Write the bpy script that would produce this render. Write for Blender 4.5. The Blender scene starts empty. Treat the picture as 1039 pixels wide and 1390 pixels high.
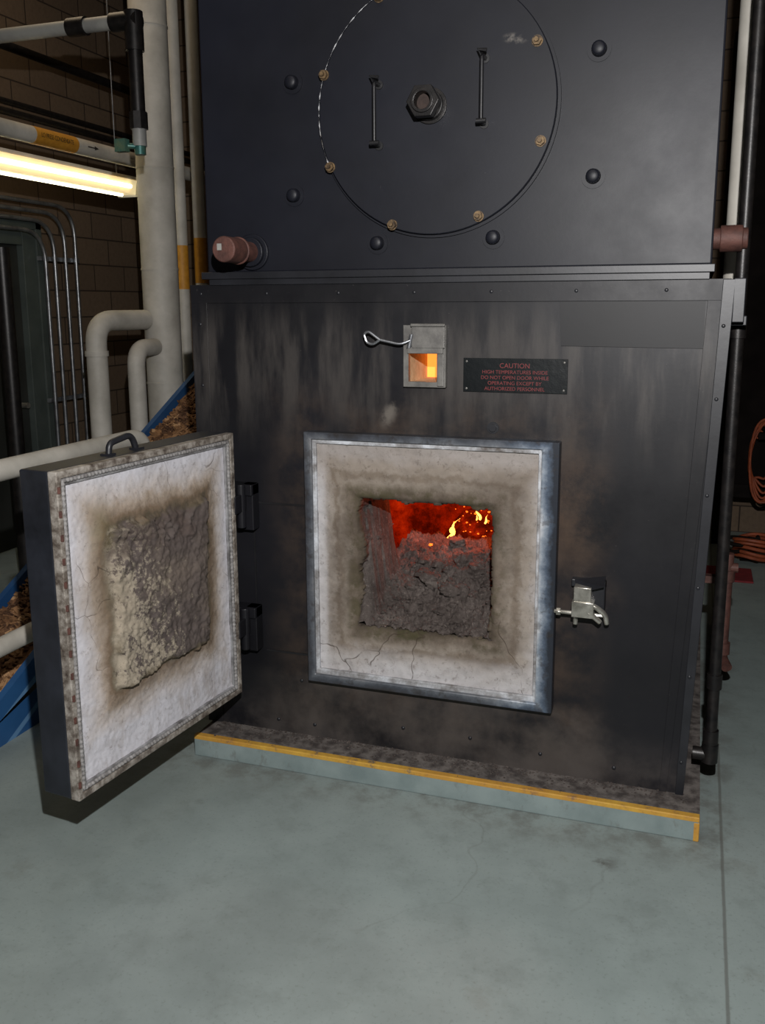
import bpy, random
from math import *
from mathutils import Vector, Matrix, noise
from collections import Counter
random.seed(7)
scene=bpy.context.scene
try:
    scene.view_settings.view_transform='Standard'
except Exception: pass

# ------------------------------------------------------------ node helpers
def S(r,g,b):
    f=lambda c:((c/255+.055)/1.055)**2.4 if c/255>.04045 else c/255/12.92
    return (f(r),f(g),f(b),1)
class M:
    def __init__(s,name):
        s.m=bpy.data.materials.new(name); s.m.use_nodes=True
        s.t=s.m.node_tree; s.n=s.t.nodes; s.b=s.n['Principled BSDF']
        s.tc=s.n.new('ShaderNodeTexCoord'); s.co=s.tc.outputs['Object']
    def l(s,a,b): s.t.links.new(a,b)
    def setin(s,sock,v):
        if hasattr(v,'is_output') : s.l(v,sock)
        else: sock.default_value=v
    def noise(s,scale,detail=5,rough=.6,co=None,dist=0):
        n=s.n.new('ShaderNodeTexNoise'); s.l(co or s.co,n.inputs['Vector'])
        n.inputs['Scale'].default_value=scale;n.inputs['Detail'].default_value=detail;n.inputs['Roughness'].default_value=rough;n.inputs['Distortion'].default_value=dist
        return n.outputs['Fac']
    def voro(s,scale,feature='F1',co=None,out='Distance'):
        n=s.n.new('ShaderNodeTexVoronoi'); n.feature=feature; s.l(co or s.co,n.inputs['Vector']); n.inputs['Scale'].default_value=scale
        return n.outputs[out]
    def math(s,op,a,b=0,c=None,clamp=False):
        n=s.n.new('ShaderNodeMath'); n.operation=op; n.use_clamp=clamp
        s.setin(n.inputs[0],a); s.setin(n.inputs[1],b)
        if c is not None: s.setin(n.inputs[2],c)
        return n.outputs[0]
    def inv(s,a): return s.math('SUBTRACT',1,a)
    def mul(s,a,b): return s.math('MULTIPLY',a,b)
    def ramp(s,fac,stops,interp='LINEAR'):
        n=s.n.new('ShaderNodeValToRGB'); s.l(fac,n.inputs[0]); e=n.color_ramp.elements; n.color_ramp.interpolation=interp
        while len(e)<len(stops): e.new(.5)
        for i,(p,c) in enumerate(stops):
            e[i].position=p; e[i].color=c if len(c)==4 else (*c,1)
        return n.outputs['Color']
    def step(s,fac,a,b):
        n=s.n.new('ShaderNodeMapRange'); s.l(fac,n.inputs[0]); n.inputs[1].default_value=a;n.inputs[2].default_value=b
        n.interpolation_type='SMOOTHSTEP'
        return n.outputs[0]
    def mix(s,fac,a,b,mode='MIX'):
        n=s.n.new('ShaderNodeMix'); n.data_type='RGBA'; n.blend_type=mode
        s.setin(n.inputs[0],fac); s.setin(n.inputs[6],a); s.setin(n.inputs[7],b)
        return n.outputs[2]
    def xyz(s):
        n=s.n.new('ShaderNodeSeparateXYZ'); s.l(s.co,n.inputs[0]); return n.outputs
    def sdf(s,a,b,a0,a1,b0,b1):
        da=s.math('SUBTRACT',s.math('ABSOLUTE',s.math('SUBTRACT',a,(a0+a1)/2)),(a1-a0)/2)
        db=s.math('SUBTRACT',s.math('ABSOLUTE',s.math('SUBTRACT',b,(b0+b1)/2)),(b1-b0)/2)
        return s.math('MAXIMUM',da,db)
    def blob(s,a,b,ca,cb,ka=1,kb=1,sh=0):
        u=s.math('ADD',s.math('SUBTRACT',a,ca),s.mul(s.math('SUBTRACT',b,cb),sh))
        return s.math('SQRT',s.math('ADD',s.math('POWER',s.mul(u,ka),2),s.math('POWER',s.mul(s.math('SUBTRACT',b,cb),kb),2)))
    def scale(s,sx,sy,sz):
        n=s.n.new('ShaderNodeMapping'); s.l(s.co,n.inputs[0]); n.inputs['Scale'].default_value=(sx,sy,sz); return n.outputs[0]
    def warp(s,sc_,amt):
        wc=s.n.new('ShaderNodeVectorMath'); wc.operation='ADD'
        nn=s.n.new('ShaderNodeTexNoise'); s.l(s.co,nn.inputs[0]); nn.inputs['Scale'].default_value=sc_
        sc=s.n.new('ShaderNodeVectorMath'); sc.operation='SCALE'; s.l(nn.outputs['Color'],sc.inputs[0]); sc.inputs['Scale'].default_value=amt
        s.l(s.co,wc.inputs[0]); s.l(sc.outputs[0],wc.inputs[1]); return wc.outputs[0]
    def bump(s,h,strength=.3,dist=.01):
        n=s.n.new('ShaderNodeBump'); s.l(h,n.inputs['Height']); s.setin(n.inputs['Strength'],strength);n.inputs['Distance'].default_value=dist
        s.l(n.outputs[0],s.b.inputs['Normal'])
    def fin(s,col=None,rough=None,metal=None,spec=None):
        if col is not None: s.setin(s.b.inputs['Base Color'],col)
        if rough is not None: s.setin(s.b.inputs['Roughness'],rough)
        if metal is not None: s.setin(s.b.inputs['Metallic'],metal)
        if spec is not None: s.setin(s.b.inputs['Specular IOR Level'],spec)
        return s.m
def simple(name,c1,c2,scale=8,rough=.6,metal=0,bump=.15,lo=.35,hi=.65,spec=.5):
    m=M(name); n=m.noise(scale); c=m.ramp(n,[(lo,c1),(hi,c2)])
    if bump: m.bump(m.noise(scale*6),bump,.004)
    return m.fin(c,rough,metal,spec)
def emis(name,col,st):
    m=M(name); n=m.noise(15); c=m.ramp(n,[(.3,col),(.7,tuple(min(1,x*1.15) for x in col[:3])+(1,))])
    m.l(c,m.b.inputs['Emission Color']); m.b.inputs['Emission Strength'].default_value=st
    return m.fin(c,.5)

# ------------------------------------------------------------ materials
def face_mat():
    m=M('charcoal_painted_steel'); x,y,z=m.xyz()
    n=m.noise(1.6,4,.5); n2=m.noise(6,7,.65); n3=m.noise(60,4); vs_=m.noise(3.2,6,.6,m.scale(3.2,1,.55)); n5=m.noise(3.1,7,.7)
    base=m.ramp(n,[(.3,S(15,15,18)),(.7,S(25,25,30))])
    d=m.sdf(x,z,-.45,.44,.33,1.25)
    st=m.mul(m.inv(m.step(d,0,.22)),m.step(n2,.36,.68))
    c=m.mix(m.mul(st,.65),base,S(66,54,45))
    # scorch bands right of frame and around latch
    rb=m.mul(m.inv(m.step(m.blob(x,z,.50,1.02,1,.6),.04,.16)),m.step(n5,.38,.6))
    c=m.mix(m.mul(rb,.5),c,S(84,66,52))
    lb=m.mul(m.inv(m.step(m.blob(x,z,.55,.72,1,1),.03,.14)),m.step(n5,.4,.62))
    c=m.mix(m.mul(lb,.45),c,S(74,64,56))
    under=m.mul(m.mul(m.inv(m.step(z,.30,.36)),m.step(m.noise(4,6,.6),.34,.62)),m.mul(m.step(x,-.75,-.4),m.inv(m.step(x,.5,.75))))
    c=m.mix(m.mul(under,.55),c,S(84,77,72))
    up=m.mul(m.mul(m.step(z,1.1,1.45),m.step(vs_,.42,.66)),m.inv(m.step(z,1.55,1.74)))
    c=m.mix(m.mul(up,.55),c,S(76,72,69))
    pm=m.mul(m.inv(m.step(m.blob(x,z,-.15,1.32,1,.6,-.3),.005,.04)),m.step(m.noise(12,6,.6),.40,.55))
    c=m.mix(m.mul(pm,.45),c,S(130,124,116))
    low=m.mul(m.inv(m.step(z,.08,.30)),m.step(n2,.32,.65))
    c=m.mix(m.mul(low,.45),c,S(80,75,72))
    sc=m.step(m.noise(7,10,.75,m.scale(1,1,4)),.67,.73)
    c=m.mix(m.mul(sc,.25),c,S(110,108,108))
    spk=m.step(m.noise(110,4,.6),.68,.74)
    c=m.mix(m.mul(spk,.3),c,S(96,92,90))
    m.bump(n3,.05,.002)
    return m.fin(c,m.ramp(n2,[(.3,(.40,)*3),(.7,(.52,)*3)]),.0,.32)
def upper_mat():
    m=M('blue_black_painted_steel'); n=m.noise(1.6,4); n2=m.noise(7,6,.6); x,y,z=m.xyz()
    c=m.ramp(n,[(.3,S(15,16,22)),(.7,S(22,24,33))])
    sp=m.step(m.noise(30,6,.7),.70,.76)
    c=m.mix(m.mul(sp,.22),c,S(130,128,125))
    sc=m.step(m.noise(8,9,.75,m.scale(5,1,.6)),.68,.72)
    c=m.mix(m.mul(sc,.2),c,S(120,118,116))
    pm=m.mul(m.inv(m.step(m.blob(x,z,.265,2.475,1,2.2,.6),.01,.045)),m.step(m.noise(20,6,.6),.42,.55))
    c=m.mix(m.mul(pm,.45),c,S(140,134,126))
    m.bump(m.noise(70),.04,.002)
    return m.fin(c,m.ramp(n2,[(.3,(.44,)*3),(.7,(.50,)*3)]),0,.32)
face=face_mat(); upper=upper_mat()
trimm=simple('dark_steel_trim',S(22,23,27),S(34,35,40),5,.42,.1,.06)
blackm=simple('black_paint',S(16,16,18),S(26,26,29),10,.45,0,.1)
def doorside_mat():
    m=M('scuffed_black_paint'); n=m.noise(4,8,.7); c=m.ramp(n,[(.35,S(22,24,29)),(.7,S(42,45,53))])
    sc=m.step(m.noise(9,10,.8,m.scale(6,6,.8)),.66,.70)
    c=m.mix(m.mul(sc,.6),c,S(110,110,114))
    return m.fin(c,.42,0,.5)
doorside=doorside_mat()
rustm=simple('rust_brown_pipe',S(62,38,33),S(92,58,50),25,.65,.1,.3)
boltm=simple('rusty_bolt_steel',S(48,38,30),S(118,96,66),60,.55,.4,.2)
galv=simple('galvanized_steel',S(120,122,126),S(165,168,172),12,.35,.8,.05)
chrome=simple('zinc_latch_steel',S(150,147,138),S(210,207,198),24,.28,.8,.05)
whitep=simple('white_pipe_insulation',S(158,154,145),S(184,180,171),5,.6,0,.1)
greyp=simple('grey_pipe',S(120,120,118),S(145,145,140),6,.5,0,.05)
blackpipe=simple('black_iron_pipe',S(18,17,18),S(36,33,32),30,.4,.3,.1)
brass=simple('green_valve_brass',S(50,100,95),S(100,120,95),20,.4,.3,.1)
yellow=simple('yellow_label',S(170,116,30),S(190,134,40),30,.6)
def blue_mat():
    m=M('blue_painted_steel'); n=m.noise(3,6); c=m.ramp(n,[(.35,S(26,66,110)),(.65,S(38,82,128))])
    x,y,z=m.xyz(); w=m.math('FRACT',m.mul(m.math('SUBTRACT',z,m.mul(y,.5)),7.0))
    c=m.mix(m.mul(m.step(w,.8,.84),.55),c,S(110,150,185))
    return m.fin(c,.5)
bluep=blue_mat()
def frame_mat(name,a0,a1,b0,b1,wd,axis='x'):
    m=M(name); x,y,z=m.xyz(); n=m.noise(5,8,.7); n2=m.noise(28,5,.6)
    d=m.sdf(x,z,a0,a1,b0,b1)
    k=m.math('ADD',m.math('DIVIDE',d,wd),m.mul(m.math('SUBTRACT',n,.5),1.7))
    c=m.ramp(k,[(.05,S(204,206,210)),(.32,S(140,150,162)),(.58,S(80,92,108)),(.85,S(42,46,54))])
    s_=m.inv(m.step(m.math('ADD',x,m.mul(m.math('SUBTRACT',n2,.5),.2)),.2,.38))
    c=m.mix(m.mul(s_,.65),c,S(60,56,54))
    so=m.mul(m.step(n2,.54,.66),.5)
    c=m.mix(so,c,S(50,44,40))
    m.bump(n2,.12,.003)
    return m.fin(c,.40,.3)
framem=frame_mat('heat_worn_steel',-.407,.374,.372,1.208,.065)
channelm=simple('door_channel_steel',S(104,102,102),S(168,168,170),18,.42,.4,.2)
def bead_mat():
    m=M('pale_edge_bead'); n=m.noise(10,7,.7); c=m.ramp(n,[(.36,S(94,88,84)),(.5,S(150,150,152)),(.66,S(200,204,210))]); m.bump(n,.2,.003); return m.fin(c,.5,.1)
beadm=bead_mat()
def refractory(name,r,plug=False):
    m=M(name); x,y,z=m.xyz(); a=x
    nz=m.noise(5,8,.7); fine=m.noise(55,8,.75); med=m.noise(14,7,.7); big=m.noise(3.1,5,.6)
    d=m.sdf(a,z,*r)
    dd=m.math('ADD',d,m.mul(m.math('SUBTRACT',nz,.5),.17))
    k=m.math('ADD',m.mul(dd,3.0),.4)
    if plug:
        c=m.ramp(k,[(.28,S(84,76,73)),(.385,S(84,76,72)),(.43,S(82,74,60)),(.50,S(112,96,80)),(.59,S(150,137,124)),(.69,S(178,171,168)),(.85,S(190,189,195))])
        w=m.math('ADD',m.mul(m.math('SUBTRACT',a,.46),1.5),m.mul(m.math('SUBTRACT',.80,z),.6))
        w=m.step(m.math('ADD',w,m.math('ADD',m.mul(m.math('SUBTRACT',fine,.5),2.0),m.mul(m.math('SUBTRACT',med,.5),1.8))),.0,.25)
        ins=m.inv(m.step(dd,-.01,.03))
        c=m.mix(m.mul(m.mul(w,ins),.75),c,S(166,156,138))
        topd=m.mul(m.step(med,.40,.60),m.mul(ins,m.step(z,.90,.98)))
        c=m.mix(m.mul(topd,.85),c,S(76,66,62))
        ol=m.mul(m.mul(m.step(a,.60,.68),m.inv(m.step(a,.70,.75))),m.mul(m.step(z,.7,.95),m.step(nz,.38,.6)))
        c=m.mix(m.mul(ol,.6),c,S(98,90,64))
        # dusty falls below block and soot flecks over the pale lining
        dr=m.mul(m.mul(m.inv(m.step(z,.50,.60)),m.step(m.noise(7,7,.7,m.scale(2,1,1)),.48,.66)),.45)
        c=m.mix(dr,c,S(140,130,122))
        fl=m.mul(m.step(m.noise(38,7,.75),.60,.68),.5)
        c=m.mix(fl,c,S(104,94,86))
    else:
        c=m.ramp(k,[(.33,S(58,51,47)),(.42,S(76,68,58)),(.50,S(108,98,88)),(.60,S(136,127,117)),(.76,S(147,139,131)),(.9,S(166,163,163))])
        bl=m.mul(m.inv(m.step(m.math('ABSOLUTE',m.math('SUBTRACT',d,.018)),0,.05)),m.step(med,.44,.60))
        c=m.mix(m.mul(bl,.8),c,S(62,60,38))
        rg=m.inv(m.step(m.math('ABSOLUTE',m.math('SUBTRACT',dd,.085)),.0,.022))
        c=m.mix(m.mul(rg,.55),c,S(92,78,64))
        sm_=m.mul(m.step(m.noise(2.3,6,.65),.48,.62),m.inv(m.step(d,.10,.16)))
        c=m.mix(m.mul(sm_,.5),c,S(78,68,60))
        bot=m.mul(m.inv(m.step(m.math('ADD',z,m.mul(m.math('SUBTRACT',nz,.5),.18)),.42,.50)),.55)
        c=m.mix(bot,c,S(184,182,184))
        lf=m.mul(m.inv(m.step(m.math('ADD',x,m.mul(m.math('SUBTRACT',nz,.5),.10)),-.39,-.365)),.6)
        c=m.mix(lf,c,S(186,184,186))
        topg=m.mul(m.step(m.math('ADD',z,m.mul(m.math('SUBTRACT',nz,.5),.15)),1.08,1.15),.5)
        c=m.mix(topg,c,S(128,117,106))
    c=m.mix(m.mul(m.step(big,.48,.7),.35),c,S(122,110,97))
    c=m.mix(m.mul(m.step(fine,.52,.7),.4 if plug else .55),c,S(80,70,62))
    c=m.mix(m.mul(m.step(med,.56,.75),.3),c,S(102,90,78))
    cr=m.voro(2.7 if not plug else 3.6,'DISTANCE_TO_EDGE',m.warp(7,.2))
    if plug: ck=m.mul(m.inv(m.step(cr,.001,.006)),m.mul(m.step(m.noise(3,2),.5,.6),m.step(d,.0,.01)))
    else: ck=m.mul(m.inv(m.step(cr,.001,.007)),m.inv(m.step(z,.56,.66)))
    ck=m.mul(ck,m.step(m.noise(11,3),.36,.50))
    c=m.mix(m.mul(ck,.7),c,S(66,56,48))
    m.bump(m.math('ADD',m.math('ADD',fine,m.mul(med,.5)),m.mul(ck,-1.0)),m.math('SUBTRACT',.5,m.mul(m.step(d,.03,.09),.3)) if plug else .4,.006)
    return m.fin(c,.92,0,.15)
refr=refractory('fired_refractory',(-.254,.22,.553,1.017))
refrd=refractory('door_refractory',(.195,.64,.56,1.045),plug=True)
def ash_mat():
    m=M('grey_ash'); n=m.noise(8,8,.75); f=m.noise(85,8,.85)
    c=m.ramp(n,[(.3,S(66,60,57)),(.55,S(96,88,84)),(.75,S(128,120,114))])
    c=m.mix(m.mul(m.step(f,.50,.64),.7),c,S(44,37,35))
    c=m.mix(m.mul(m.inv(m.step(f,.34,.44)),.6),c,S(165,156,148))
    m.bump(f,.9,.008); return m.fin(c,.95,0,.1)
ashm=ash_mat()
def ember_mat():
    m=M('glowing_embers'); x,y,z=m.xyz(); n=m.noise(11,9,.78); v=m.noise(4,3,.6)
    n=m.math('ADD',n,m.mul(m.step(x,-.25,.1),.07))
    e=m.ramp(n,[(.36,(.01,.0,.0,1)),(.52,(.12,.004,.0,1)),(.62,(.32,.010,.001,1)),(.71,(.75,.04,.003,1)),(.78,(1,.22,.02,1)),(.88,(1,.55,.1,1))])
    k=m.ramp(v,[(.38,(.12,)*3),(.62,(1,)*3)])
    e=m.mix(1.0,e,k,'MULTIPLY')
    m.l(e,m.b.inputs['Emission Color']); m.b.inputs['Emission Strength'].default_value=1.0
    m.bump(n,.6,.02); return m.fin((.02,.008,.008,1),.95,0,.1)
ember=ember_mat()
def redglow_mat():
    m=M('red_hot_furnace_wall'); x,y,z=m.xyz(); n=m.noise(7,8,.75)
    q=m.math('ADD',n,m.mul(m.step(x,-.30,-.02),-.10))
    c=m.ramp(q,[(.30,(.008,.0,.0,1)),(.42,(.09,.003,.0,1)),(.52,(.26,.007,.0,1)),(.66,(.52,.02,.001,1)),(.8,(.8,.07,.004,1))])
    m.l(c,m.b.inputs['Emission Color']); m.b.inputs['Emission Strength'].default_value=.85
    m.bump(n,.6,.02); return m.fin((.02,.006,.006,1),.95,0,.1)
redglow=redglow_mat()
flamem=emis('flame',(1,.45,.07,1),3.5)
flameo=emis('ember_orange',(1,.18,.015,1),1.5)
def block_mat():
    m=M('painted_block_wall'); x,y,z=m.xyz()
    cb=m.n.new('ShaderNodeCombineXYZ'); m.l(m.math('ADD',x,y),cb.inputs[0]); m.l(z,cb.inputs[1])
    b=m.n.new('ShaderNodeTexBrick'); m.l(cb.outputs[0],b.inputs['Vector'])
    b.inputs['Scale'].default_value=1; b.inputs['Brick Width'].default_value=.4; b.inputs['Row Height'].default_value=.2
    b.inputs['Mortar Size'].default_value=.006; b.inputs['Mortar Smooth'].default_value=.3
    b.inputs['Color1'].default_value=S(106,90,74); b.inputs['Color2'].default_value=S(94,79,65); b.inputs['Mortar'].default_value=S(52,43,36)
    n=m.noise(30,8,.7); c=m.mix(m.mul(m.step(n,.4,.7),.35),b.outputs['Color'],S(70,59,49))
    h=m.math('ADD',m.mul(b.outputs['Fac'],-1),m.mul(n,.2))
    m.bump(h,.5,.006); return m.fin(c,.8,0,.25)
blockm=block_mat()
def floor_mat():
    m=M('sealed_blue_grey_concrete'); x,y,z=m.xyz(); n=m.noise(1.3,8,.65); n2=m.noise(7,8,.7); n3=m.noise(90,4)
    c=m.ramp(n,[(.3,S(112,122,120)),(.55,S(130,141,139)),(.75,S(140,151,149))])
    c=m.mix(m.mul(m.step(n2,.48,.70),.35),c,S(100,108,105))
    c=m.mix(m.mul(m.step(n3,.56,.68),.3),c,S(92,99,96))
    st=m.step(m.noise(2.6,7,.7),.58,.68); c=m.mix(m.mul(st,.25),c,S(98,98,90))
    j=m.math('ABSOLUTE',m.math('ADD',m.math('SUBTRACT',x,1.0),m.mul(m.math('SUBTRACT',n2,.5),.006)))
    jl=m.inv(m.step(j,.002,.007))
    cr=m.mul(m.inv(m.step(m.voro(.5,'DISTANCE_TO_EDGE',m.warp(3,.5)),.0005,.003)),m.step(m.noise(1.1,2),.5,.6))
    c=m.mix(m.mul(m.math('MAXIMUM',jl,m.mul(cr,.3)),.55),c,S(74,70,64))
    d=m.sdf(x,y,-.9,.93,-.14,1.6); dirt=m.mul(m.inv(m.step(d,.0,.22)),m.step(n2,.40,.62))
    c=m.mix(m.mul(dirt,.5),c,S(86,82,76))
    c=m.mix(m.mul(m.mul(m.inv(m.step(m.blob(x,y,.64,-.34),.01,.07)),m.step(n2,.4,.6)),.75),c,S(66,60,54))
    c=m.mix(m.mul(m.mul(m.inv(m.step(m.blob(x,y,-.7,-.42),.005,.03)),m.step(n2,.4,.6)),.6),c,S(70,66,60))
    m.bump(n2,.06,.004); return m.fin(c,m.ramp(n2,[(.3,(.5,)*3),(.7,(.65,)*3)]),0,.35)
floorm=floor_mat()
def base_mat():
    m=M('painted_concrete_base'); n=m.noise(6,6); s_=m.noise(16,8,.75,m.scale(1,1,.5)); c=m.ramp(n,[(.35,S(106,120,120)),(.65,S(128,141,140))])
    c=m.mix(m.mul(m.step(s_,.54,.68),.5),c,S(88,86,80)); m.bump(s_,.2,.004); return m.fin(c,.7)
basem=base_mat()
def yl():
    m=M('worn_yellow_safety_paint'); n=m.noise(14,8,.78); n2=m.noise(3,4); c=m.ramp(n,[(.36,S(98,90,80)),(.45,S(178,136,54)),(.7,S(200,160,62))])
    c=m.mix(m.mul(m.step(n2,.48,.62),.35),c,S(168,112,48))
    return m.fin(c,.6)
yellowm=yl()
dirtm=simple('dirty_base_top',S(54,48,46),S(102,96,92),22,.9,0,.5,.38,.62)
def chip_mat():
    m=M('wood_chips_brown'); v=m.voro(26,'F1',None,'Color'); sp=m.n.new('ShaderNodeSeparateColor'); m.l(v,sp.inputs[0])
    c=m.ramp(sp.outputs[0],[(.0,S(70,46,30)),(.4,S(104,72,46)),(.75,S(136,100,66)),(1,S(170,134,96))])
    return m.fin(c,.85)
chipm=chip_mat()
darkm=simple('dark_equipment',S(18,15,14),S(30,26,24),6,.9,0,.1,spec=.05)
darkpanel=simple('dark_panel',S(16,13,12),S(24,20,19),6,.9,0,.05,spec=.05)
redtx=simple('red_lettering',S(96,26,30),S(116,34,34),30,.6)
plate=simple('black_gloss_placard',S(12,16,18),S(20,24,26),8,.28)
plate2=simple('blank_nameplate',S(19,19,21),S(23,23,26),3,.5,0,.03,spec=.32)
cream=simple('cream_refractory',S(190,160,120),S(220,190,150),20,.9)
orangeg=emis('orange_glow',(1,.28,.04,1),1.4)
tubem=emis('fluorescent_tube',(1,.84,.55,1),5)
lensm=emis('warm_diffuser',(1,.74,.40,1),.55)
lampw=simple('white_enamel',S(190,188,180),S(205,203,196),6,.4)
doorp=simple('grey_green_door_paint',S(60,68,66),S(72,80,78),5,.5)
doorslab=simple('dark_door_slab',S(34,36,34),S(44,46,44),5,.5)
orangem=simple('orange_cable',S(120,56,30),S(150,72,38),20,.6)
redm=simple('red_mat',S(100,22,28),S(124,30,36),20,.8)
ceilm=simple('ceiling_deck',S(60,58,56),S(74,72,70),2,.9)

# ------------------------------------------------------------ geometry helpers
def empty(name,mat=None):
    o=bpy.data.objects.new(name,None); scene.collection.objects.link(o); o.empty_display_size=.1
    if mat is not None: o.matrix_world=mat
    return o
def mk(name,vs,fs,mat,parent=None,smooth=False,bevel=0,mats=None):
    me=bpy.data.meshes.new(name); me.from_pydata([tuple(v) for v in vs],[],fs); me.update()
    for m_ in (mats or [mat]): me.materials.append(m_)
    o=bpy.data.objects.new(name,me); scene.collection.objects.link(o)
    if smooth:
        for p in me.polygons: p.use_smooth=True
    if bevel:
        b=o.modifiers.new('bevel','BEVEL'); b.width=bevel; b.segments=2; b.limit_method='ANGLE'
    if parent is not None: o.parent=parent
    return o
class G:
    def __init__(s): s.v=[];s.f=[]
    def add(s,vs,fs):
        k=len(s.v); s.v+= [tuple(v) for v in vs]; s.f+=[tuple(i+k for i in f) for f in fs]
    def box(s,x0,x1,y0,y1,z0,z1):
        s.add([(x0,y0,z0),(x1,y0,z0),(x1,y1,z0),(x0,y1,z0),(x0,y0,z1),(x1,y0,z1),(x1,y1,z1),(x0,y1,z1)],
              [(0,3,2,1),(4,5,6,7),(0,1,5,4),(1,2,6,5),(2,3,7,6),(3,0,4,7)])
    def cyl(s,p0,p1,r,n=16,r1=None,caps=True,ph=0):
        p0=Vector(p0);p1=Vector(p1);d=(p1-p0).normalized(); a=d.orthogonal().normalized()
        if abs(d.y)>.9: a=Vector((1,0,0))
        if abs(d.z)>.9: a=Vector((1,0,0))
        b=d.cross(a).normalized(); r1=r if r1 is None else r1
        vs=[p0+(a*cos(2*pi*i/n+ph)+b*sin(2*pi*i/n+ph))*r for i in range(n)]+[p1+(a*cos(2*pi*i/n+ph)+b*sin(2*pi*i/n+ph))*r1 for i in range(n)]
        fs=[(i,(i+1)%n,n+(i+1)%n,n+i) for i in range(n)]
        if caps: fs+=[tuple(range(n-1,-1,-1)),tuple(range(n,2*n))]
        s.add(vs,fs)
    def ring(s,p0,p1,ro,ri,n=24,ph=0,nh=None):
        p0=Vector(p0);p1=Vector(p1);d=(p1-p0).normalized(); a=d.orthogonal().normalized()
        if abs(d.y)>.9: a=Vector((1,0,0))
        b=d.cross(a).normalized(); vs=[]
        for P,r in ((p0,ro),(p1,ro),(p1,ri),(p0,ri)):
            for i in range(n):
                t=2*pi*i/n+ph
                rr=r
                if nh and r==ro:
                    u=(t-ph)%(2*pi/nh)-pi/nh; rr=ro*cos(pi/nh)/cos(u)
                vs.append(P+(a*cos(t)+b*sin(t))*rr)
        fs=[]
        for k in range(4):
            for i in range(n):
                fs.append((k*n+i,k*n+(i+1)%n,((k+1)%4)*n+(i+1)%n,((k+1)%4)*n+i))
        s.add(vs,fs)
    def sweep(s,pts,r,n=12,fillet=0,closed=False,rf=None,step=None):
        P=[Vector(p) for p in pts]
        if fillet and not closed:
            Q=[P[0]]
            for i in range(1,len(P)-1):
                a=(P[i-1]-P[i]);b=(P[i+1]-P[i]); L=min(fillet,a.length*.49,b.length*.49)
                A=P[i]+a.normalized()*L;B=P[i]+b.normalized()*L
                for k in range(9):
                    t=k/8; Q.append(A*(1-t)**2+P[i]*2*t*(1-t)+B*t*t)
            Q.append(P[-1]);P=Q
        if step:
            Q=[];m_=len(P) if closed else len(P)-1
            for i in range(m_):
                a=P[i];b=P[(i+1)%len(P)];k=max(1,int((b-a).length/step))
                Q+=[a.lerp(b,j/k) for j in range(k)]
            if not closed: Q.append(P[-1])
            P=Q
        m_=len(P); T=[]
        for i in range(m_):
            if closed: t=P[(i+1)%m_]-P[i-1]
            else: t=P[min(i+1,m_-1)]-P[max(i-1,0)]
            T.append(t.normalized())
        nrm=T[0].orthogonal().normalized(); vs=[]
        for i in range(m_):
            nrm=(nrm-T[i]*nrm.dot(T[i])).normalized(); b=T[i].cross(nrm)
            rr=r*(rf(i) if rf else 1)
            vs+=[P[i]+(nrm*cos(2*pi*j/n)+b*sin(2*pi*j/n))*rr for j in range(n)]
        fs=[]
        for i in range(m_ if closed else m_-1):
            k=(i+1)%m_
            for j in range(n): fs.append((i*n+j,i*n+(j+1)%n,k*n+(j+1)%n,k*n+j))
        if not closed: fs+=[tuple(range(n-1,-1,-1)),tuple((m_-1)*n+j for j in range(n))]
        s.add(vs,fs)
    def dome(s,c,d,r,h,n=12):
        c=Vector(c);d=Vector(d).normalized();a=d.orthogonal().normalized();b=d.cross(a);vs=[];K=4
        for k in range(K):
            t=k/K*pi/2
            vs+=[c+d*h*sin(t)+(a*cos(2*pi*i/n)+b*sin(2*pi*i/n))*r*cos(t) for i in range(n)]
        vs.append(c+d*h); fs=[]
        for k in range(K-1):
            fs+=[(k*n+i,k*n+(i+1)%n,(k+1)*n+(i+1)%n,(k+1)*n+i) for i in range(n)]
        fs+=[((K-1)*n+i,(K-1)*n+(i+1)%n,K*n) for i in range(n)]
        s.add(vs,fs)
    def clinker(s,c,r,sd,sq=.75,nu=20,nv=12):
        vs=[];fs=[]
        for j in range(nv+1):
            th=pi*j/nv
            for i in range(nu):
                ph=2*pi*i/nu; d=Vector((sin(th)*cos(ph),sin(th)*sin(ph),cos(th)))
                rr=r*(1+.45*fbm(d.x*1.3+sd,d.y*1.3,d.z*1.3)+.15*fbm(d.x*5,d.y*5+sd,d.z*5))
                vs.append((c[0]+d.x*rr*1.2,c[1]+d.y*rr,c[2]+d.z*rr*sq))
        for j in range(nv):
            for i in range(nu): fs.append((j*nu+i,(j+1)*nu+i,(j+1)*nu+(i+1)%nu,j*nu+(i+1)%nu))
        s.add(vs,fs)
    def make(s,name,mat,parent=None,smooth=False,bevel=0): 
        o=mk(name,s.v,s.f,mat,parent,False,bevel)
        if smooth:
            me=o.data
            for p in me.polygons: p.use_smooth=len(p.vertices)<=4
            try: me.set_sharp_from_angle(angle=radians(40))
            except Exception: pass
        return o
def frame4(g,ox0,ox1,oz0,oz1,ix0,ix1,iz0,iz1,y0,y1):
    O=[(ox0,oz0),(ox1,oz0),(ox1,oz1),(ox0,oz1)];I=[(ix0,iz0),(ix1,iz0),(ix1,iz1),(ix0,iz1)]
    vs=[(x,y0,z) for x,z in O]+[(x,y0,z) for x,z in I]+[(x,y1,z) for x,z in O]+[(x,y1,z) for x,z in I]
    fs=[]
    for i in range(4):
        j=(i+1)%4
        fs+=[(i,j,4+j,4+i),(8+i,12+i,12+j,8+j),(i,8+i,8+j,j),(4+i,4+j,12+j,12+i)]
    g.add(vs,fs)
def fbm(x,y,z,o=5): return noise.fractal(Vector((x,y,z)),.8,2.1,o)
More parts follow.
